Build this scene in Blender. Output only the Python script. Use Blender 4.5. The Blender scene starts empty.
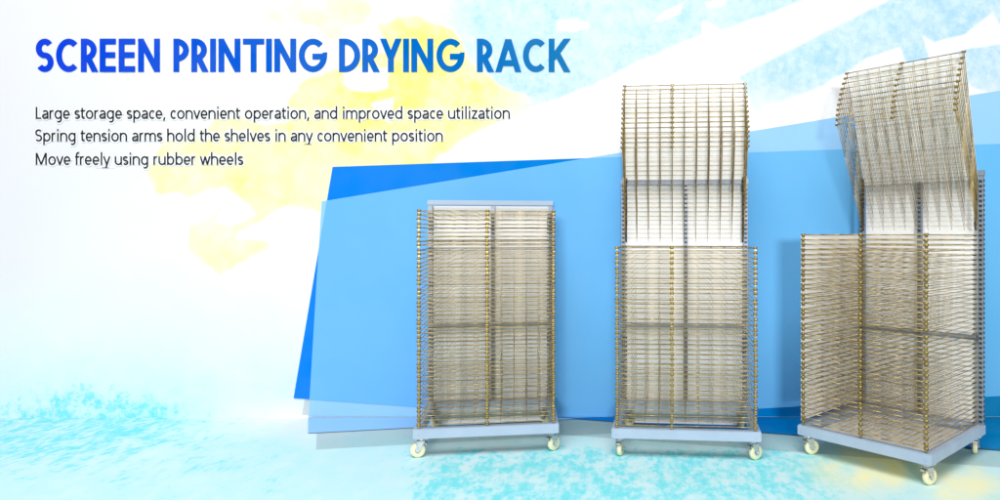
import bpy, bmesh, math, random
import numpy as np
from mathutils import Vector, Matrix

random.seed(4)
rng = np.random.default_rng(11)
S = bpy.context.scene
C = S.collection

# ---------------------------------------------------------------- measures
F_PX, PX, PY = 673.0, 615.0, 235.0      # lens of the camera in photo pixels
CAM_Z = 1.33
WALL = 4.90                              # distance of the printed backdrop
HS = 1.15
LIT_WALL, LIT_FLOOR = 1.0, 1.0           # light that falls on the two sheets


def wall_pt(x, y):
    return ((x - PX) / F_PX * WALL, CAM_Z - (y - PY) / F_PX * WALL)


def floor_pt(x, y):
    d = F_PX * CAM_Z / (y - PY)
    return ((x - PX) / F_PX * d, d)


HOR = PY + F_PX * CAM_Z / WALL           # where wall and floor meet


# ---------------------------------------------------------------- materials
def lin(c, k=1.0):
    out = []
    for v in c:
        v = v / 255.0
        out.append((v / 12.92 if v <= 0.04045 else ((v + 0.055) / 1.055) ** 2.4) * k)
    return tuple(out) + (1.0,)


def new_mat(name):
    m = bpy.data.materials.new(name)
    m.use_nodes = True
    m.node_tree.nodes.clear()
    return m, m.node_tree.nodes, m.node_tree.links


def mixc(N, L, fac, a, b):
    n = N.new('ShaderNodeMix')
    n.data_type = 'RGBA'
    for sock, v in ((n.inputs[0], fac), (n.inputs[6], a), (n.inputs[7], b)):
        if isinstance(v, bpy.types.NodeSocket):
            L.new(v, sock)
        else:
            sock.default_value = v
    return n.outputs[2]


def math_n(N, L, op, a, b=0.0, clamp=False):
    n = N.new('ShaderNodeMath')
    n.operation = op
    n.use_clamp = clamp
    for sock, v in ((n.inputs[0], a), (n.inputs[1], b)):
        if isinstance(v, bpy.types.NodeSocket):
            L.new(v, sock)
        else:
            sock.default_value = v
    return n.outputs[0]


def ramp(N, L, val, lo, hi, a=0.0, b=1.0, smooth=True):
    n = N.new('ShaderNodeMapRange')
    n.interpolation_type = 'SMOOTHSTEP' if smooth else 'LINEAR'
    L.new(val, n.inputs[0])
    n.inputs[1].default_value, n.inputs[2].default_value = lo, hi
    n.inputs[3].default_value, n.inputs[4].default_value = a, b
    return n.outputs[0]


def noise(N, L, vec, scale, detail=4.0, rough=0.6, dist=0.0):
    n = N.new('ShaderNodeTexNoise')
    n.inputs['Scale'].default_value = scale
    n.inputs['Detail'].default_value = detail
    n.inputs['Roughness'].default_value = rough
    n.inputs['Distortion'].default_value = dist
    L.new(vec, n.inputs['Vector'])
    return n.outputs['Fac']


def matte(N, L, col, rough=0.9):
    d = N.new('ShaderNodeBsdfDiffuse')
    d.inputs['Roughness'].default_value = 0.0
    if isinstance(col, bpy.types.NodeSocket):
        L.new(col, d.inputs[0])
    else:
        d.inputs[0].default_value = col
    return d.outputs[0]


def finish(N, L, sh):
    o = N.new('ShaderNodeOutputMaterial')
    L.new(sh, o.inputs[0])


def print_mat(name, k, flat):
    """watercolour print: the masks say which ink lies where, noise gives its grain"""
    m, N, L = new_mat(name)
    geo = N.new('ShaderNodeNewGeometry')
    mp = N.new('ShaderNodeMapping')
    L.new(geo.outputs['Position'], mp.inputs['Vector'])
    mp.inputs['Scale'].default_value = (1, 0.5, 1) if flat else (1, 1, 1)
    P = mp.outputs[0]
    at = N.new('ShaderNodeAttribute')
    at.attribute_name = 'ink'
    sep = N.new('ShaderNodeSeparateColor')
    L.new(at.outputs['Color'], sep.inputs[0])
    yel, sky, aqua, speck = sep.outputs[0], sep.outputs[1], sep.outputs[2], at.outputs['Alpha']
    fine = noise(N, L, P, 26, 5, 0.65)
    mid = noise(N, L, P, 9, 5, 0.6)
    big = noise(N, L, P, 1.3, 3, 0.5)
    # bare paper, very faint cool clouds
    col = mixc(N, L, ramp(N, L, big, 0.35, 0.65), lin((254, 252, 251), k), lin((249, 247, 250), k))
    lav = N.new('ShaderNodeAttribute')
    lav.attribute_name = 'cool'
    col = mixc(N, L, lav.outputs['Fac'], col, lin((242, 241, 250), k))
    # aqua wash and its darker specks
    a_amt = math_n(N, L, 'MULTIPLY', aqua, ramp(N, L, mid, 0.2, 0.7, 0.75, 1.1), True)
    col = mixc(N, L, a_amt, col, lin((202, 244, 250), k))
    thr = math_n(N, L, 'SUBTRACT', 0.735, math_n(N, L, 'MULTIPLY', speck, 0.30))
    comb = math_n(N, L, 'ADD', math_n(N, L, 'MULTIPLY', fine, 0.55), math_n(N, L, 'MULTIPLY', mid, 0.45))
    over = math_n(N, L, 'SUBTRACT', comb, thr)
    s_amt = math_n(N, L, 'MULTIPLY', ramp(N, L, over, -0.03, 0.16), 0.85)
    s_amt = math_n(N, L, 'MULTIPLY', s_amt, ramp(N, L, speck, 0.0, 0.08))
    col = mixc(N, L, s_amt, col, lin((108, 232, 243), k))
    # sky-blue wash
    g = ramp(N, L, math_n(N, L, 'ADD', math_n(N, L, 'MULTIPLY', fine, 0.5), math_n(N, L, 'MULTIPLY', mid, 0.5)), 0.34, 0.66, 0.15, 1.0)
    skc = mixc(N, L, g, lin((222, 241, 253), k), lin((170, 216, 245), k))
    col = mixc(N, L, math_n(N, L, 'MULTIPLY', sky, 0.95, True), col, skc)
    # yellow wash
    y_amt = math_n(N, L, 'MULTIPLY', yel, ramp(N, L, mid, 0.25, 0.7, 0.72, 1.15), True)
    yc = mixc(N, L, ramp(N, L, y_amt, 0.35, 1.0), lin((255, 251, 205), k), lin((250, 241, 128), k))
    col = mixc(N, L, ramp(N, L, y_amt, 0.0, 0.5), col, yc)
    finish(N, L, matte(N, L, col))
    return m


def ink_mat(name, c0, c1, k, alpha=1.0, x0=300, x1=1000):
    """flat printed ink that runs from c0 to c1 along the banner"""
    m, N, L = new_mat(name)
    geo = N.new('ShaderNodeNewGeometry')
    sp = N.new('ShaderNodeSeparateXYZ')
    L.new(geo.outputs['Position'], sp.inputs[0])
    f = ramp(N, L, sp.outputs[0], wall_pt(x0, 0)[0], wall_pt(x1, 0)[0], smooth=False)
    col = mixc(N, L, f, lin(c0, k), lin(c1, k))
    n = noise(N, L, geo.outputs['Position'], 3.0, 2)
    col = mixc(N, L, ramp(N, L, n, 0.3, 0.7, 0, 0.012), col, (1, 1, 1, 1))
    sh = matte(N, L, col)
    if alpha < 1:
        t = N.new('ShaderNodeBsdfTransparent')
        mx = N.new('ShaderNodeMixShader')
        mx.inputs[0].default_value = alpha
        L.new(t.outputs[0], mx.inputs[1])
        L.new(sh, mx.inputs[2])
        sh = mx.outputs[0]
    finish(N, L, sh)
    return m


def metal_mat(name, base, var, metallic, rough, scale=40.0, coat=0.0):
    m, N, L = new_mat(name)
    p = N.new('ShaderNodeBsdfPrincipled')
    tc = N.new('ShaderNodeNewGeometry')
    n = noise(N, L, tc.outputs['Position'], scale, 4, 0.6)
    col = mixc(N, L, ramp(N, L, n, 0.3, 0.7), base + (1,), var + (1,))
    L.new(col, p.inputs['Base Color'])
    p.inputs['Metallic'].default_value = metallic
    L.new(ramp(N, L, n, 0.3, 0.7, rough - 0.06, rough + 0.08), p.inputs['Roughness'])
    p.inputs['Coat Weight'].default_value = coat
    finish(N, L, p.outputs[0])
    return m


M = {
    'wire': metal_mat('zinc_wire', (0.52, 0.37, 0.13), (0.29, 0.19, 0.06), 0.30, 0.36, 22),
    'rod': metal_mat('dark_zinc_rod', (0.33, 0.24, 0.10), (0.20, 0.13, 0.05), 0.35, 0.38, 22),
    'thin': metal_mat('pale_zinc_rod', (0.66, 0.52, 0.29), (0.44, 0.32, 0.15), 0.28, 0.36, 22),
    'gold': metal_mat('brass_clip', (0.44, 0.32, 0.10), (0.24, 0.15, 0.04), 0.45, 0.36, 60),
    'dark': metal_mat('dark_spring', (0.030, 0.026, 0.020), (0.06, 0.045, 0.025), 0.2, 0.5, 60),
    'paint': metal_mat('blue_grey_paint', (0.33, 0.41, 0.52), (0.37, 0.45, 0.56), 0.0, 0.55, 6),
    'post': metal_mat('grey_post_paint', (0.19, 0.235, 0.30), (0.25, 0.30, 0.37), 0.1, 0.4, 12),
    'chrome': metal_mat('caster_steel', (0.50, 0.51, 0.52), (0.62, 0.62, 0.62), 0.7, 0.3, 50),
    'cream': metal_mat('cream_rubber', (0.80, 0.76, 0.50), (0.72, 0.67, 0.42), 0.0, 0.5, 30),
    'sheet': metal_mat('white_sheet', (0.93, 0.92, 0.89), (0.95, 0.94, 0.92), 0.0, 0.7, 3),
}


# ---------------------------------------------------------------- helpers
def obj(name, bm, mats, parent=None, smooth=False):
    me = bpy.data.meshes.new(name)
    if smooth:
        for f in bm.faces:
            f.smooth = True
    bm.normal_update()
    bm.to_mesh(me)
    bm.free()
    for m in (mats if isinstance(mats, (list, tuple)) else [mats]):
        me.materials.append(m)
    o = bpy.data.objects.new(name, me)
    C.objects.link(o)
    o.parent = parent
    return o


def box(bm, c, s, mi=0, bev=0.0):
    r = bmesh.ops.create_cube(bm, size=1.0)
    vs = r['verts']
    for v in vs:
        v.co = Vector((v.co.x * s[0] + c[0], v.co.y * s[1] + c[1], v.co.z * s[2] + c[2]))
    fs = {f for v in vs for f in v.link_faces}
    if bev:
        es = list({e for v in vs for e in v.link_edges})
        rr = bmesh.ops.bevel(bm, geom=es, offset=bev, segments=2, affect='EDGES', clamp_overlap=True)
        fs = {f for f in fs if f.is_valid} | set(rr['faces'])
    for f in fs:
        f.material_index = mi


def tube(bm, p, q, r, n=6, mi=0, caps=True):
    p, q = Vector(p), Vector(q)
    d = (q - p).normalized()
    a = d.orthogonal().normalized()
    b = d.cross(a)
    r1, r2 = [], []
    for i in range(n):
        t = 2 * math.pi * i / n
        w = (a * math.cos(t) + b * math.sin(t)) * r
        r1.append(bm.verts.new(p + w))
        r2.append(bm.verts.new(q + w))
    for i in range(n):
        f = bm.faces.new((r1[i], r1[(i + 1) % n], r2[(i + 1) % n], r2[i]))
        f.material_index = mi
        f.smooth = True
    if caps:
        bm.faces.new(r1[::-1]).material_index = mi
        bm.faces.new(r2).material_index = mi


def bent(bm, pts, r, n=6, mi=0):
    for a, b in zip(pts[:-1], pts[1:]):
        tube(bm, a, b, r, n, mi)


# ---------------------------------------------------------------- printed backdrop and floor
class Field:
    """smooth random field on the photo plane"""
    def __init__(self, cell):
        self.c = cell
        self.g = rng.random((90, 160))

    def __call__(self, x, y):
        u, v = (x + 400) / self.c, (y + 300) / self.c
        i, j = np.floor(u).astype(int), np.floor(v).astype(int)
        fu, fv = u - i, v - j
        fu, fv = fu * fu * (3 - 2 * fu), fv * fv * (3 - 2 * fv)
        g = self.g
        w = lambda a, b: g[b % 90, a % 160]
        return (w(i, j) * (1 - fu) * (1 - fv) + w(i + 1, j) * fu * (1 - fv) + w(i, j + 1) * (1 - fu) * fv + w(i + 1, j + 1) * fu * fv) - 0.5


f40, f16, f7, f90 = Field(40), Field(16), Field(7), Field(90)


def sdf(x, y, poly):
    """signed distance, positive inside"""
    d = np.full(x.shape, 1e9)
    ins = np.zeros(x.shape, bool)
    n = len(poly)
    for k in range(n):
        ax, ay = poly[k]
        bx, by = poly[(k + 1) % n]
        ex, ey = bx - ax, by - ay
        t = np.clip(((x - ax) * ex + (y - ay) * ey) / (ex * ex + ey * ey + 1e-9), 0, 1)
        d = np.minimum(d, np.hypot(x - ax - t * ex, y - ay - t * ey))
        if abs(ey) > 1e-9:
            c = ((ay > y) != (by > y)) & (x < (bx - ax) * (y - ay) / ey + ax)
            ins ^= c
    return np.where(ins, d, -d)


def sm(v, a, b):
    t = np.clip((v - a) / (b - a), 0, 1)
    return t * t * (3 - 2 * t)


def soft(x, y, poly, w=3.0, wob=4.0):
    return sm(sdf(x, y, poly) + wob * (f16(x, y) + 0.6 * f7(x, y)), -w, w)


def inks(x, y):
    """amount of every ink at banner coordinates"""
    gauss = lambda cx, cy, rx, ry: np.exp(-(((x - cx) / rx) ** 2 + ((y - cy) / ry) ** 2))
    # yellow splash
    body = [(286, 102), (308, 79), (325, 72), (352, 68), (378, 40), (372, 24), (415, 14), (452, 28), (470, 60), (500, 84), (548, 100), (545, 108), (505, 122), (462, 139), (432, 160), (431, 185), (330, 260), (322, 214), (300, 208), (288, 206), (262, 222), (240, 230), (236, 238), (268, 241), (271, 248),
            (244, 259), (220, 277), (211, 266), (189, 253), (190, 228), (202, 222), (218, 208), (209, 190), (194, 195), (186, 197), (156, 192), (145, 175), (166, 139), (196, 132), (220, 120), (240, 116), (262, 124), (292, 122), (296, 112)]
    yel = soft(x, y, body, 2.5, 5.0) * (0.54 + 0.30 * f40(x, y) + 0.14 * f16(x, y))
    yel = yel + 0.24 * soft(x, y, body, 6, 4) * np.maximum(gauss(405, 105, 75, 42), gauss(430, 50, 45, 35))
    yel *= 1 - 0.85 * sm(x + 0.5 * (y - 100) + 30 * f16(x, y), 470, 560)
    yel *= 1 - 0.3 * sm(y, 180, 250)
    top = [(262, 16), (285, 4), (310, -10), (352, -10), (372, 8), (366, 26), (345, 40), (332, 42), (318, 28), (296, 22), (280, 26)]
    yel = np.maximum(yel, soft(x, y, top, 3, 4) * (0.36 + 0.25 * f16(x, y)))
    for hole in ([(346, 26), (376, 24), (384, 40), (386, 52), (350, 54), (341, 40)], [(345, 68), (388, 67), (388, 88), (376, 92), (350, 91), (343, 84)], [(209, 190), (224, 186), (250, 206), (256, 215), (228, 226), (214, 222), (222, 208)], [(372, 104), (393, 98), (392, 124), (378, 116)], [(168, 196), (182, 192), (186, 202), (176, 206)]):
        yel *= 1 - 0.95 * soft(x, y, hole, 1.6, 2.0)
    # blue wash, upper right, with the bare diagonal band and chips
    up = [(330, -40), (835, -40), (806, 0), (723, 30), (703, 21), (701, 35), (648, 57), (617, 73), (560, 99), (500, 118), (470, 122), (440, 100), (420, 60), (380, 22)]
    sky = soft(x, y, up, 2.0, 2.0) * sm(x + 40 * f40(x, y) - 0.25 * y, 375, 520) * (0.88 + 0.4 * f40(x, y))
    lo = [(930, -40), (888, 0), (740, 76), (748, 98), (753, 112), (824, 85), (868, 58), (900, 48), (906, 64), (990, 92), (1010, 92), (1250, 60), (1250, -40)]
    s2 = soft(x, y, lo, 2.0, 2.0) * (0.92 + 0.35 * f40(x, y))
    s2 *= 1 - 0.55 * sm(y - 0.35 * (x - 760) * 0, 70, 110)
    sky = np.maximum(sky, s2)
    for chip in ([(557, 20), (578, 19), (591, 26), (576, 32), (557, 31)], [(653, 22), (662, 13), (684, 2), (680, 14), (664, 21)], [(705, 2), (730, -3), (722, 7), (708, 8)],
                 [(922, 35), (934, 42), (965, 34), (980, 22), (993, 12), (1003, 30), (1003, 44), (962, 50), (943, 59), (930, 62), (927, 51)],
                 [(868, 58), (900, 47), (906, 64), (880, 72)]):
        sky *= 1 - 0.93 * soft(x, y, chip, 1.0, 0.8)
    # aqua at the foot
    h = y + 26 * f90(x, y) + 8 * f16(x, y)
    aq = sm(h, 325, 470) * (0.85 + 0.5 * f40(x, y)) + 0.25 * sm(h, 250, 360)
    aq *= 1 - 0.75 * gauss(300, 418, 90, 22)
    sp = 0.58 * gauss(40, 430, 110, 55) + 0.42 * gauss(140, 430, 130, 55) * 1.0 + 0.26 * gauss(130, 395, 75, 18) + 0.30 * gauss(230, 480, 120, 35)
    sp = sp + 0.24 * sm(y, 385, 430) * (1 - sm(x, 560, 760)) + 1.0 * sm(y + 12 * f16(x, y), 436, 456) * sm(x + 40 * f40(x, y), 380, 450) * (1 - sm(x + 40 * f40(x, y), 780, 900) * 0.35)
    sp = np.clip(sp * (1 + 0.5 * f40(x, y)), 0, 1)
    yel = np.maximum(yel, 0.40 * np.maximum(gauss(885, 465, 75, 28), gauss(965, 485, 55, 25)) * (1 + f16(x, y)))
    cool = np.clip(1.0 - sm(x + 0.5 * y + 50 * f90(x, y), 40, 420), 0, 1) * (1 - sm(y, 260, 360))
    ink = np.stack([np.clip(yel, 0, 1), np.clip(sky, 0, 1), np.clip(aq, 0, 1), sp], -1)
    return ink, cool


def sheet(name, mat, us, vs, place, to_px):
    nu, nv = len(us), len(vs)
    U, V = np.meshgrid(us, vs)
    co = place(U.ravel(), V.ravel()).astype(np.float32)
    idx = np.arange(nu * nv).reshape(nv, nu)
    q = np.stack([idx[:-1, :-1], idx[:-1, 1:], idx[1:, 1:], idx[1:, :-1]], -1).reshape(-1, 4).astype(np.int32)
    me = bpy.data.meshes.new(name)
    me.vertices.add(nu * nv)
    me.vertices.foreach_set('co', co.ravel())
    me.loops.add(q.size)
    me.loops.foreach_set('vertex_index', q.ravel())
    me.polygons.add(len(q))
    me.polygons.foreach_set('loop_start', np.arange(0, q.size, 4, dtype=np.int32))
    me.polygons.foreach_set('loop_total', np.full(len(q), 4, np.int32))
    me.update(calc_edges=True)
    x, y = to_px(U.ravel(), V.ravel())
    ink, cool = inks(x, y)
    a = me.attributes.new('ink', 'FLOAT_COLOR', 'POINT')
    a.data.foreach_set('color', ink.astype(np.float32).ravel())
    a = me.attributes.new('cool', 'FLOAT', 'POINT')
    a.data.foreach_set('value', cool.astype(np.float32).ravel())
    me.materials.append(mat)
    o = bpy.data.objects.new(name, me)
    C.objects.link(o)
    o['kind'] = 'structure'
    return o


KW, KF = 0.775 / LIT_WALL, 0.87 / LIT_FLOOR
backdrop = sheet('backdrop', print_mat('backdrop_print', KW, False), np.arange(-6.2, 4.6, 0.0125), np.arange(0.0, 4.4, 0.0125),
                 lambda u, v: np.stack([u, np.full_like(u, WALL), v], -1),
                 lambda u, v: (PX + F_PX * u / WALL, PY - F_PX * (v - CAM_Z) / WALL))
backdrop['label'] = 'upright white backdrop printed with blue and yellow watercolour washes'
floor = sheet('floor', print_mat('floor_print', KF, True), np.arange(-6.2, 4.6, 0.0125), np.concatenate([np.arange(0.2, 3.0, 0.05), np.arange(3.0, WALL - 0.01, 0.0125), [WALL]]),
              lambda u, v: np.stack([u, v, np.zeros_like(u)], -1),
              lambda u, v: (PX + F_PX * u / v, PY + F_PX * CAM_Z / v))
floor['label'] = 'pale floor sheet printed with mottled aqua watercolour'


def clip_half(poly, a, b, c):
    """keep a*x + b*y <= c"""
    out = []
    for i, p in enumerate(poly):
        q = poly[(i + 1) % len(poly)]
        dp, dq = a * p[0] + b * p[1] - c, a * q[0] + b * q[1] - c
        if dp <= 0:
            out.append(p)
        if (dp < 0 < dq) or (dq < 0 < dp):
            t = dp / (dp - dq)
            out.append((p[0] + t * (q[0] - p[0]), p[1] + t * (q[1] - p[1])))
    return out


def clip_poly(p, q):
    """both clockwise on the page (y down)"""
    for i, a in enumerate(q):
        b = q[(i + 1) % len(q)]
        ex, ey = b[0] - a[0], b[1] - a[1]
        p = clip_half(p, ey, -ex, ey * a[0] - ex * a[1])
    return p


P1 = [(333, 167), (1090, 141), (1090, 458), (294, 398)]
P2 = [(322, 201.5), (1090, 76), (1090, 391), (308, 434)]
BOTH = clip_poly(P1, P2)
S1 = [(x + 8, y + 17) for x, y in P1]  # drop shadows of both blue shapes, painted as translucent grey print
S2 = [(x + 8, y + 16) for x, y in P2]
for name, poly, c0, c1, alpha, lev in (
        ('printed_shadow', S1, (120, 132, 132), (120, 132, 132), 0.19, 1), ('printed_shadow', S2, (120, 132, 132), (120, 132, 132), 0.19, 2),
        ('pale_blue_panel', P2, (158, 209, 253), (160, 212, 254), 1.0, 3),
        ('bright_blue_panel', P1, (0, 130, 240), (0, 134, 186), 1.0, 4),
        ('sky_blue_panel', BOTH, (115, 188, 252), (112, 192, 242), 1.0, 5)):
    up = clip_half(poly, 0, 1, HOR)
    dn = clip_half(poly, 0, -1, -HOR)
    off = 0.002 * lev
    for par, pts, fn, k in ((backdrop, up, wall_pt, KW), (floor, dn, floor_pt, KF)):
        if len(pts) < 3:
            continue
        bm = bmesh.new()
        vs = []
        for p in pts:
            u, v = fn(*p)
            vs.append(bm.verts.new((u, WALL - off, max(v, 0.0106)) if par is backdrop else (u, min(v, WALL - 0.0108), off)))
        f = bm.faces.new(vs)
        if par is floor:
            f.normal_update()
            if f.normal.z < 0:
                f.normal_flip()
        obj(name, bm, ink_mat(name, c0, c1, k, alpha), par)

# ---------------------------------------------------------------- lettering on the backdrop
T = 5.9


def arc(cx, cy, rx, ry, a0, a1, n=22):
    return [(cx + rx * math.cos(math.radians(a0 + (a1 - a0) * i / n)), cy + ry * math.sin(math.radians(a0 + (a1 - a0) * i / n))) for i in range(n + 1)]


def glyph(ch, w, h):
    """strokes (centre lines) in a w x h box, y up"""
    t = T / 2
    if ch == 'I':
        return [[(w / 2, 0), (w / 2, h)]]
    if ch == 'E':
        return [[(t, 0), (t, h)], [(t, h - t), (w, h - t)], [(t, h / 2 + .3), (w - .6, h / 2 + .3)], [(t, t), (w, t)]]
    if ch == 'T':
        return [[(0, h - t), (w, h - t)], [(w / 2, 0), (w / 2, h - t)]]
    if ch == 'N':
        return [[(t, 0), (t, h)], [(w - t, 0), (w - t, h)], [(t, h - 1.5), (w - t, 1.5)]]
    if ch in 'PR':
        bot = h * (0.40 if ch == 'P' else 0.42)
        ry = (h - t - bot) / 2
        rx = min(w - 2 * t, ry + 1.2) * (0.98 if ch == 'P' else 0.86)
        x0 = max(t, w - t - rx - (0 if ch == 'P' else 1.2))
        bowl = [(t, h - t), (x0, h - t)] + arc(x0, h - t - ry, w - t - x0 - (0 if ch == 'P' else 1.0), ry, 90, -90) + [(t, bot)]
        out = [[(t, 0), (t, h)], bowl]
        if ch == 'R':
            out.append([(w * 0.42, bot + 1), (w - 2.4, 0)])
        return out
    if ch == 'D':
        x0 = w * 0.28
        return [[(t, 0), (t, h)], [(t, h - t), (x0, h - t)] + arc(x0, h / 2, w - t - x0, h / 2 - t, 90, -90) + [(t, t)]]
    if ch == 'C':
        return [arc(w * 0.56, h / 2, w * 0.56 - t, h / 2 - t, 48, 312, 36)]
    if ch == 'G':
        return [arc(w * 0.52, h / 2, w * 0.52 - t, h / 2 - t, 46, 360, 40) + [(w - t - .4, h / 2 - .1)], [(w * 0.50, h / 2 - 1.2), (w - 0.2, h / 2 - 1.2)]]
    if ch == 'S':
        r = (h - 2 * t) / 4
        rx = w / 2 - t
        top = arc(w / 2, h - t - r, rx, r, 35, 270, 26)
        bot = arc(w / 2, t + r, rx, r, 90, -145, 26)
        return [top + bot[1:]]
    if ch == 'Y':
        return [[(w / 2, 0), (w / 2, h * .48)], [(2.3, h), (w / 2, h * .42)], [(w - 2.3, h), (w / 2, h * .42)]]
    if ch == 'A':
        return [[(2.6, 0), (w / 2, h - .5)], [(w - 2.6, 0), (w / 2, h - .5)], [(w * .24, h * .27), (w * .76, h * .27)]]
    if ch == 'K':
        return [[(t, 0), (t, h)], [(t, h * .36), (w - 2.6, h)], [(w * .40, h * .56), (w - 2.6, 0)]]


def ribbon(bm, pts, t, fn):
    n = len(pts)
    L_, R_ = [], []
    if n == 2 and abs(pts[0][0] - pts[1][0]) > .3 and abs(pts[0][1] - pts[1][1]) > .3:      # diagonals end flat on the line
        (ax, ay), (bx, by) = pts
        hw = t / 2 * math.hypot(bx - ax, by - ay) / abs(by - ay)
        bm.faces.new([bm.verts.new(fn(*p)) for p in ((ax - hw, ay), (ax + hw, ay), (bx + hw, by), (bx - hw, by))])
        return
    for i, p in enumerate(pts):
        a, b = pts[max(0, i - 1)], pts[min(n - 1, i + 1)]
        d1 = Vector((p[0] - a[0], p[1] - a[1]))
        d2 = Vector((b[0] - p[0], b[1] - p[1]))
        if d1.length < 1e-6:
            d1 = d2
        if d2.length < 1e-6:
            d2 = d1
        d1.normalize()
        d2.normalize()
        nn = Vector((-d1.y - d2.y, d1.x + d2.x))
        nn.normalize()
        k = 1 / max(0.6, nn.dot(Vector((-d1.y, d1.x))))
        L_.append(bm.verts.new(fn(p[0] + nn.x * t / 2 * k, p[1] + nn.y * t / 2 * k)))
        R_.append(bm.verts.new(fn(p[0] - nn.x * t / 2 * k, p[1] - nn.y * t / 2 * k)))
    for i in range(n - 1):
        bm.faces.new((L_[i], R_[i], R_[i + 1], L_[i + 1]))


LET = [('S', 36.2, 54), ('C', 56.4, 79), ('R', 81.2, 98), ('E', 100, 116.3), ('E', 119, 135.6), ('N', 138.4, 160.3), ('P', 173.7, 189.2), ('R', 191.6, 208.2), ('I', 210.7, 215.9), ('N', 218.7, 240.7), ('T', 243.2, 264.5),
       ('I', 266.6, 271.8), ('N', 274.5, 296.4), ('G', 299, 326.2), ('D', 339.2, 360.4), ('R', 362.4, 379.2), ('Y', 381, 401), ('I', 403.6, 408.8), ('N', 411.4, 433.4), ('G', 436.5, 463.4), ('R', 477, 493.5), ('A', 495.8, 520.9), ('C', 523, 546.1), ('K', 548.7, 569.8)]
bm = bmesh.new()
lay = 0
for ch, x0, x1 in LET:
    for k_, st in enumerate(glyph(ch, x1 - x0, 33.4)):
        y_off = WALL - 0.004 - 0.0006 * k_

        def fn(px, py, x0=x0, y_off=y_off):
            u, v = wall_pt(x0 + px, 72.2 - py)
            return (u, y_off, v)
        ribbon(bm, st, T, fn)
obj('headline', bm, ink_mat('headline_ink', (0, 62, 222), (0, 116, 178), KW, 1.0, 40, 560), backdrop)

dark_ink = ink_mat('caption_ink', (34, 34, 38), (34, 34, 38), KW)
white_ink = ink_mat('caption_halo', (254, 254, 255), (254, 254, 255), KW)
ADV = dict(a=.509, b=.588, c=.462, d=.589, e=.523, f=.313, g=.589, h=.566, i=.242, l=.242, m=.861, n=.566, o=.586, p=.588, r=.348, s=.424, t=.339, u=.566, v=.479, w=.723, y=.484, z=.452, L=.471, M=.898, S=.531)
ADV[' '], ADV[','] = .274, .217
XH, CAP, ASC, DESC = .50, .70, .75, -.21


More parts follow.
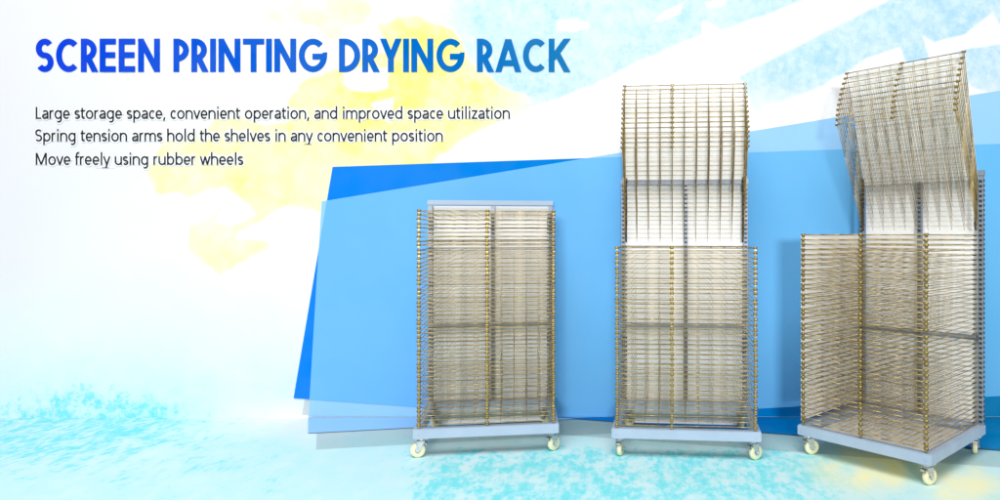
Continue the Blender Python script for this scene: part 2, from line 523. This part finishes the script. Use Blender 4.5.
def letter(ch):
    """strokes of a plain humanist letter, em units"""
    w = ADV[ch]
    l, r = .085, w - .085
    rx, ry, cy = (w - .13) / 2, XH / 2, XH / 2
    o = lambda cx, rr, a0, a1, n=20: arc(cx, cy, rr, ry - .03, a0, a1, n)
    stem = lambda x, a, b: [(x, a), (x, b)]
    if ch == 'o':
        return [o(w / 2, w / 2 - .085, 0, 360, 26)]
    if ch in 'bp':
        return [stem(l + .02, DESC if ch == 'p' else 0, XH if ch == 'p' else ASC), o(w / 2 + .01, w / 2 - .095, 150, -150, 22)]
    if ch in 'dg':
        x = r - .02
        out = [o(w / 2 - .01, w / 2 - .095, 30, 330, 22)]
        if ch == 'd':
            return out + [stem(x, 0, ASC)]
        return out + [[(x, XH), (x, -.03)] + arc(x - .16, -.04, .16, .14, 0, -125, 10)]
    if ch == 'c':
        return [o(w / 2 + .03, w / 2 - .06, 50, 310, 20)]
    if ch == 'e':
        rr = w / 2 - .08
        return [[(w / 2 - rr, cy - .015), (w / 2 + rr + .03, cy - .015)], o(w / 2, rr, -2, 312, 22)]
    if ch == 'a':
        x = r - .005
        return [[(l + .03, XH - .085)] + arc(w / 2, XH - .165, x - w / 2, .135, 120, 0, 9) + [(x, 0)], [(x, .29), (w / 2, .265)] + arc(w / 2 - .03, .145, .14, .115, 100, 270, 10) + arc(w / 2 - .03, .19, x - w / 2 + .03, .16, 270, 335, 6)]
    if ch == 's':
        q = (XH - .06) / 4
        return [arc(w / 2, XH - .03 - q, w / 2 - .075, q, 35, 262, 12) + arc(w / 2, .03 + q, w / 2 - .07, q, 82, -145, 12)]
    if ch == 'f':
        return [[(.12, 0), (.12, ASC - .14)] + arc(.25, ASC - .14, .13, .11, 180, 75, 8), [(.02, XH - .03), (.30, XH - .03)]]
    if ch == 't':
        return [[(.13, XH + .14), (.13, .13)] + arc(.25, .13, .12, .10, 180, 290, 8), [(.02, XH - .03), (.32, XH - .03)]]
    if ch in 'hnru':
        x0, x1 = l, r
        if ch == 'u':
            return [[(x0, XH), (x0, .19)] + arc((x0 + x1) / 2, .19, (x1 - x0) / 2, .16, 180, 345, 12), stem(x1, 0, XH)]
        st = [stem(x0, 0, ASC if ch == 'h' else XH)]
        if ch == 'r':
            return st + [arc(x0 + .17, XH - .21, .17, .18, 175, 80, 9)]
        return st + [arc((x0 + x1) / 2, XH - .20, (x1 - x0) / 2, .17, 170, 0, 12) + [(x1, 0)]]
    if ch == 'm':
        xm = w / 2
        return [stem(l, 0, XH), arc((l + xm) / 2, XH - .19, (xm - l) / 2, .16, 170, 0, 10) + [(xm, 0)], arc((xm + r) / 2, XH - .19, (r - xm) / 2, .16, 170, 0, 10) + [(r, 0)]]
    if ch == 'i':
        return [stem(w / 2, 0, XH), stem(w / 2, XH + .13, XH + .225)]
    if ch == 'l':
        return [stem(w / 2, 0, ASC)]
    if ch == 'v':
        return [[(.04, XH), (w / 2, 0)], [(w - .04, XH), (w / 2, 0)]]
    if ch == 'y':
        return [[(.04, XH), (w / 2 + .01, 0)], [(w - .04, XH), (w / 2 - .06, DESC + .03)], [(w / 2 - .04, DESC + .06), (.06, DESC + .03)]]
    if ch == 'w':
        return [[(.04, XH), (.21, 0)], [(w / 2, XH), (.21, 0)], [(w / 2, XH), (w - .21, 0)], [(w - .04, XH), (w - .21, 0)]]
    if ch == 'z':
        return [[(.05, XH - .03), (w - .05, XH - .03)], [(w - .08, XH - .04), (.08, .04)], [(.05, .03), (w - .04, .03)]]
    if ch == ',':
        return [[(.13, .09), (.07, -.11)]]
    if ch == 'L':
        return [stem(.12, 0, CAP), [(.12, .035), (w - .03, .035)]]
    if ch == 'M':
        return [stem(.12, 0, CAP), stem(w - .12, 0, CAP), [(.13, CAP), (w / 2, .02)], [(w - .13, CAP), (w / 2, .02)]]
    if ch == 'S':
        q = (CAP - .07) / 4
        return [arc(w / 2, CAP - .035 - q, w / 2 - .085, q, 38, 265, 14) + arc(w / 2, .035 + q, w / 2 - .08, q, 85, -145, 14)]
    return []


for txt, y, x1 in (('Large storage space, convenient operation, and improved space utilization', 118.9, 510.5),
                   ('Spring tension arms hold the shelves in any convenient position', 141.4, 443.5),
                   ('Move freely using rubber wheels', 164.9, 244)):
    x0 = 35.4
    sx = (x1 - x0) / sum(ADV[c] for c in txt)
    sy = 16.9
    line = None
    for nm, mat, wt, dep in (('caption_line', dark_ink, 1.5, .0060), ('caption_halo', white_ink, 4.6, .0030)):
        bm = bmesh.new()
        pen = 0.0
        for n_, ch in enumerate(txt):
            for k_, st in enumerate(letter(ch)):
                yy = WALL - dep - 0.0004 * k_ - 0.0001 * (n_ % 4)

                def fn(px, py, yy=yy):
                    u, v = wall_pt(x0 + px, y - py)
                    return (u, yy, v)
                ribbon(bm, [((pen + p[0]) * sx, p[1] * sy) for p in st], wt, fn)
            pen += ADV[ch]
        o = obj(nm, bm, mat, line or backdrop)
        line = line or o


# ---------------------------------------------------------------- drying racks
def shelf_mesh(w, L, seed, brown=False):
    """one wire shelf, hinged at its rear edge; every wire is a little bent"""
    r_ = random.Random(seed)
    bm = bmesh.new()
    n = 10
    sag = [r_.uniform(-.0022, .0012) for _ in range(3)]

    def z_at(x, y):
        u = x / w + .5
        return (sag[0] * math.sin(math.pi * u) + sag[1] * math.sin(2 * math.pi * u)) * (-y / L) + sag[2] * math.sin(math.pi * -y / L)
    for k in range(n + 1):
        x = -w / 2 + w * k / n + (0 if k in (0, n) else r_.uniform(-.0012, .0012))
        edge = k in (0, n)
        ys = [0, -L * .35, -L * .7, -L]
        bent(bm, [(x, y, z_at(x, y)) for y in ys], 0.0024 if edge else 0.0012, 5, 0 if edge else 2)
    m = 4
    for j in range(m + 1):
        y = -0.03 - (L - 0.03) * j / m
        xs = [-w / 2 + w * q / 6 for q in range(7)]
        if j == m:
            y = -L
            xs[0] -= .006
            xs[-1] += .006
        bent(bm, [(x, y, z_at(x, y) + (0 if j == m else .0036)) for x in xs], 0.0028 if j == m else 0.0011, 5, 0 if j == m else 3)
    for sx in (-1, 1):                                        # tension spring at the hinge
        tube(bm, (sx * (w / 2 - 0.008), -0.002, -0.004), (sx * (w / 2 - 0.008), -0.055, -0.002), 0.0048, 6, 1)
    me = bpy.data.meshes.new('wire_shelf')
    bm.normal_update()
    bm.to_mesh(me)
    bm.free()
    me.materials.append(M['rod'] if brown else M['wire'])
    me.materials.append(M['dark'])
    me.materials.append(M['rod'])
    me.materials.append(M['rod'] if brown else M['thin'])
    return me


def clip_mesh():
    bm = bmesh.new()
    tube(bm, (-0.010, 0, 0.001), (0.010, 0, 0.001), 0.0070, 10, 0)
    tube(bm, (-0.0115, 0, 0.001), (0.0115, 0, 0.001), 0.0052, 8, 1)
    box(bm, (0, 0.002, -0.0110), (0.016, 0.010, 0.011), 1, 0.0015)
    me = bpy.data.meshes.new('edge_clip')
    bm.normal_update()
    bm.to_mesh(me)
    bm.free()
    me.materials.append(M['gold'])
    me.materials.append(M['dark'])
    return me


CLIP = clip_mesh()


def caster(parent, x, y, yaw):
    e = bmesh.new()
    box(e, (0, 0, 0.1165), (0.075, 0.065, 0.006), 0, 0.001)
    tube(e, (0, 0, 0.114), (0, 0, 0.100), 0.021, 16)
    box(e, (0.004, 0, 0.097), (0.050, 0.040, 0.006), 0, 0.002)
    for s in (-1, 1):
        vs = [e.verts.new((px, s * 0.020 + dy, pz)) for dy in (-0.0018, 0.0018) for px, pz in ((-0.020, 0.099), (0.028, 0.099), (0.033, 0.047), (0.026, 0.036), (0.014, 0.038))]
        e.faces.new(vs[:5][::-1])
        e.faces.new(vs[5:])
        for i in range(5):
            e.faces.new((vs[i], vs[(i + 1) % 5], vs[5 + (i + 1) % 5], vs[5 + i]))
    bmesh.ops.recalc_face_normals(e, faces=e.faces)
    for sx in (-1, 1):
        for sy in (-1, 1):
            tube(e, (sx * 0.028, sy * 0.024, 0.1140), (sx * 0.028, sy * 0.024, 0.1095), 0.005, 6)
    tube(e, (0.022, -0.0265, 0.0445), (0.022, 0.0265, 0.0445), 0.006, 10)
    box(e, (-0.024, 0, 0.082), (0.012, 0.034, 0.018), 1, 0.003)          # brake pedal
    c = obj('caster', e, [M['chrome'], M['dark']], parent)
    c.location = (x, y, 0)
    c.rotation_euler = (0, 0, yaw)
    w = bmesh.new()
    prof = [(0.018, -0.0130), (0.037, -0.0140), (0.0425, -0.0105), (0.0445, -0.004), (0.0445, 0.004), (0.0425, 0.0105), (0.037, 0.0140), (0.018, 0.0130)]
    n = 28
    rings = [[w.verts.new((0.022 + r * math.cos(2 * math.pi * i / n), yy, 0.0445 + r * math.sin(2 * math.pi * i / n))) for i in range(n)] for r, yy in prof]
    for a, b in zip(rings[:-1], rings[1:]):
        for i in range(n):
            f = w.faces.new((a[i], a[(i + 1) % n], b[(i + 1) % n], b[i]))
            f.smooth = True
    bmesh.ops.recalc_face_normals(w, faces=w.faces)
    obj('wheel', w, M['cream'], c)
    h = bmesh.new()
    tube(h, (0.022, -0.0125, 0.0445), (0.022, 0.0125, 0.0445), 0.0178, 20)
    obj('hub', h, M['chrome'], c)


def rack(X, Z, yaw, W, d, pitch, n_down, n_up, ang, bar_z, mid, label, casters, side_panel=False):
    root = bpy.data.objects.new('drying_rack', None)
    C.objects.link(root)
    root.location = (X * HS, Z * HS, 0)
    root.rotation_euler = (0, 0, yaw)
    root['label'] = label
    root['category'] = 'drying rack'
    root['group'] = 'wire drying racks in a row'
    zb0, zb1 = 0.120, 0.180
    tw = 0.050
    # base frame: four mitred square tubes
    bm = bmesh.new()
    o4 = [(-W / 2, 0), (W / 2, 0), (W / 2, d), (-W / 2, d)]
    i4 = [(-W / 2 + tw, tw), (W / 2 - tw, tw), (W / 2 - tw, d - tw), (-W / 2 + tw, d - tw)]
    V = {(r, z, k): bm.verts.new((p[0], p[1], zz)) for r, pts in (('o', o4), ('i', i4)) for z, zz in (('b', zb0), ('t', zb1)) for k, p in enumerate(pts)}
    for k in range(4):
        l = (k + 1) % 4
        bm.faces.new((V['o', 'b', k], V['o', 'b', l], V['o', 't', l], V['o', 't', k]))
        bm.faces.new((V['i', 'b', l], V['i', 'b', k], V['i', 't', k], V['i', 't', l]))
        bm.faces.new((V['o', 't', k], V['o', 't', l], V['i', 't', l], V['i', 't', k]))
        bm.faces.new((V['o', 'b', l], V['o', 'b', k], V['i', 'b', k], V['i', 'b', l]))
    bmesh.ops.bevel(bm, geom=list(bm.edges), offset=0.004, segments=2, affect='EDGES')
    for sx in (-1, 1):                                            # bolt heads on the front face
        tube(bm, (sx * (W / 2 - 0.030), -0.004, 0.150), (sx * (W / 2 - 0.030), 0.002, 0.150), 0.006, 8)
    obj('base_frame', bm, M['paint'], root)
    # posts with their rows of dark notches
    yp = d - 0.022
    for px in (-W / 2 + 0.018, 0.012, W / 2 - 0.018):
        b = bmesh.new()
        box(b, (px, yp, (zb1 + bar_z - 0.017) / 2), (0.028, 0.024, bar_z - 0.017 - zb1 - 0.002), 0, 0.002)
        for i in range(50):
            z = 0.200 + pitch * i
            if z > bar_z - 0.03:
                break
            box(b, (px, yp - 0.0125, z), (0.017, 0.006, pitch * 0.46), 1)
            if px:
                sgn = 1 if px > 0.1 else -1
                if abs(px) > 0.1:
                    box(b, (px + sgn * 0.0145, yp, z + 0.004), (0.006, 0.015, pitch * 0.46), 1)
        obj('post', b, [M['post'], M['dark']], root)
    b = bmesh.new()
    box(b, (0, yp, bar_z), (W, 0.030, 0.034), 0, 0.003)
    obj('top_bar', b, M['post'] if n_up else M['paint'], root)
    b = bmesh.new()
    box(b, (0, yp + 0.027, 0.700), (W - 0.02, 0.026, 0.030), 0, 0.003)
    obj('crossbar', b, M['post'], root)
    # white sheets behind the wires
    b = bmesh.new()
    top = bar_z - 0.02
    lo = 0.150 if side_panel else 0.006
    box(b, (0, d + 0.024, (lo + top) / 2), (W - 0.044, 0.003, top - lo), 0)
    obj('back_panel', b, M['sheet'], root)
    if side_panel:
        b = bmesh.new()
        hh = 0.2 + pitch * (n_down - 1)
        box(b, (-W / 2 + 0.006, d / 2, (zb1 + hh) / 2 + 0.01), (0.003, d - 0.07, hh - zb1 - 0.02), 0)
        obj('side_panel', b, M['sheet'], root)
        b = bmesh.new()
        box(b, (0, d / 2, 0.128), (W - 0.085, d - 0.085, 0.003), 0)
        obj('base_deck', b, M['sheet'], root)
    # shelves: the lower ones lie flat, the upper ones are swung up
    w = W - 0.066
    L = yp - 0.020 - 0.012
    kinds = [shelf_mesh(w, L, int(W * 1000) + q, q == 6) for q in range(7)]
    for i in range(n_down + n_up):
        o = bpy.data.objects.new('wire_shelf', random.choice(kinds))
        C.objects.link(o)
        o.parent = root
        o.location = (random.uniform(-.0015, .0015), yp - 0.020, 0.202 + pitch * i + random.uniform(-.0012, .0012))
        if i < n_down:
            a = math.radians(random.uniform(-0.25, 0.25))
        else:
            t = (i - n_down) / max(1, n_up - 1)
            a = math.radians(ang[0] + (ang[1] - ang[0]) * t ** 1.7 + random.uniform(-.2, .2))
        o.rotation_euler = (-a, random.uniform(-.0018, .0018), 0)
        for nm, x in (('edge_clip', -w / 2), ('edge_clip', w / 2), ('middle_clip', -w / 2 + w * mid / 10)):
            c = bpy.data.objects.new(nm, CLIP)
            C.objects.link(c)
            c.parent = o
            c.location = (x, -L, 0)
    if n_up:
        b = bmesh.new()
        box(b, (0, -L / 2 - 0.004, 0), (w - 0.002, L - 0.012, 0.002), 0)
        s = obj('backing_sheet', b, M['sheet'], root)
        a = math.radians(ang[1])
        s.rotation_euler = (-a - 0.006, 0, 0)
        s.location = (0, yp - 0.020 + 0.014, 0.202 + pitch * (n_down + n_up - 1))
    for (x, y), yw in zip(((-W / 2 + 0.045, 0.05), (W / 2 - 0.045, 0.05), (W / 2 - 0.045, d - 0.05), (-W / 2 + 0.045, d - 0.05)), casters):
        caster(root, x, y, math.radians(yw))
    return root


rack(-0.668, 3.512, 0.145, 0.750 * HS, 0.69, 0.0260, 50, 0, (0, 0), 1.553, 5,
     'shortest of the wire drying racks, all its golden shelves lying flat', (185, 40, 120, 60))
rack(0.362, 3.444, -0.088, 0.764 * HS, 0.735, 0.0300, 36, 14, (66, 82), 1.700, 4,
     'tall wire drying rack seen square from the front, upper shelves swung up', (80, 35, 100, 45))
rack(1.1977, 3.300, -0.808, 0.687 * HS, 0.828, 0.0297, 39, 11, (62.5, 73.0), 1.705, 5,
     'tall wire drying rack turned at an angle with its side showing, upper shelves swung up', (55, 70, 110, 20), True)

# ---------------------------------------------------------------- light and camera
wd = bpy.data.worlds.new('World')
S.world = wd
wd.use_nodes = True
bg = wd.node_tree.nodes['Background']
bg.inputs[0].default_value = (1, 1, 1, 1)
bg.inputs[1].default_value = 0.20


def area(name, loc, target, size, power):
    l = bpy.data.lights.new(name, 'AREA')
    l.shape = 'RECTANGLE'
    l.size, l.size_y = size
    l.energy = power
    o = bpy.data.objects.new(name, l)
    C.objects.link(o)
    o.location = loc
    o.rotation_euler = (Vector(target) - Vector(loc)).to_track_quat('-Z', 'Y').to_euler()


area('softbox_lamp', (-0.8, -2.0, 9.5), (-0.5, 4.3, 0.4), (7, 5), 1200)
area('front_lamp', (0.0, -12.0, 2.2), (-0.2, 4.6, 1.2), (1.6, 1.0), 1420)

cam = bpy.data.cameras.new('camera')
cam.sensor_width = 36
cam.lens = F_PX / 1000 * 36
cam.shift_x = -(PX - 500) / 1000
cam.shift_y = -(250 - PY) / 1000
cam.clip_start = 0.05
cam.clip_end = 200
co = bpy.data.objects.new('camera', cam)
C.objects.link(co)
co.location = (0, 0, CAM_Z)
co.rotation_euler = (math.pi / 2, 0, 0)
S.camera = co

S.view_settings.view_transform = 'Standard'
S.view_settings.look = 'None'
S.view_settings.exposure = 0
S.view_settings.gamma = 1
S.cycles.use_denoising = True
S.cycles.transparent_max_bounces = 16
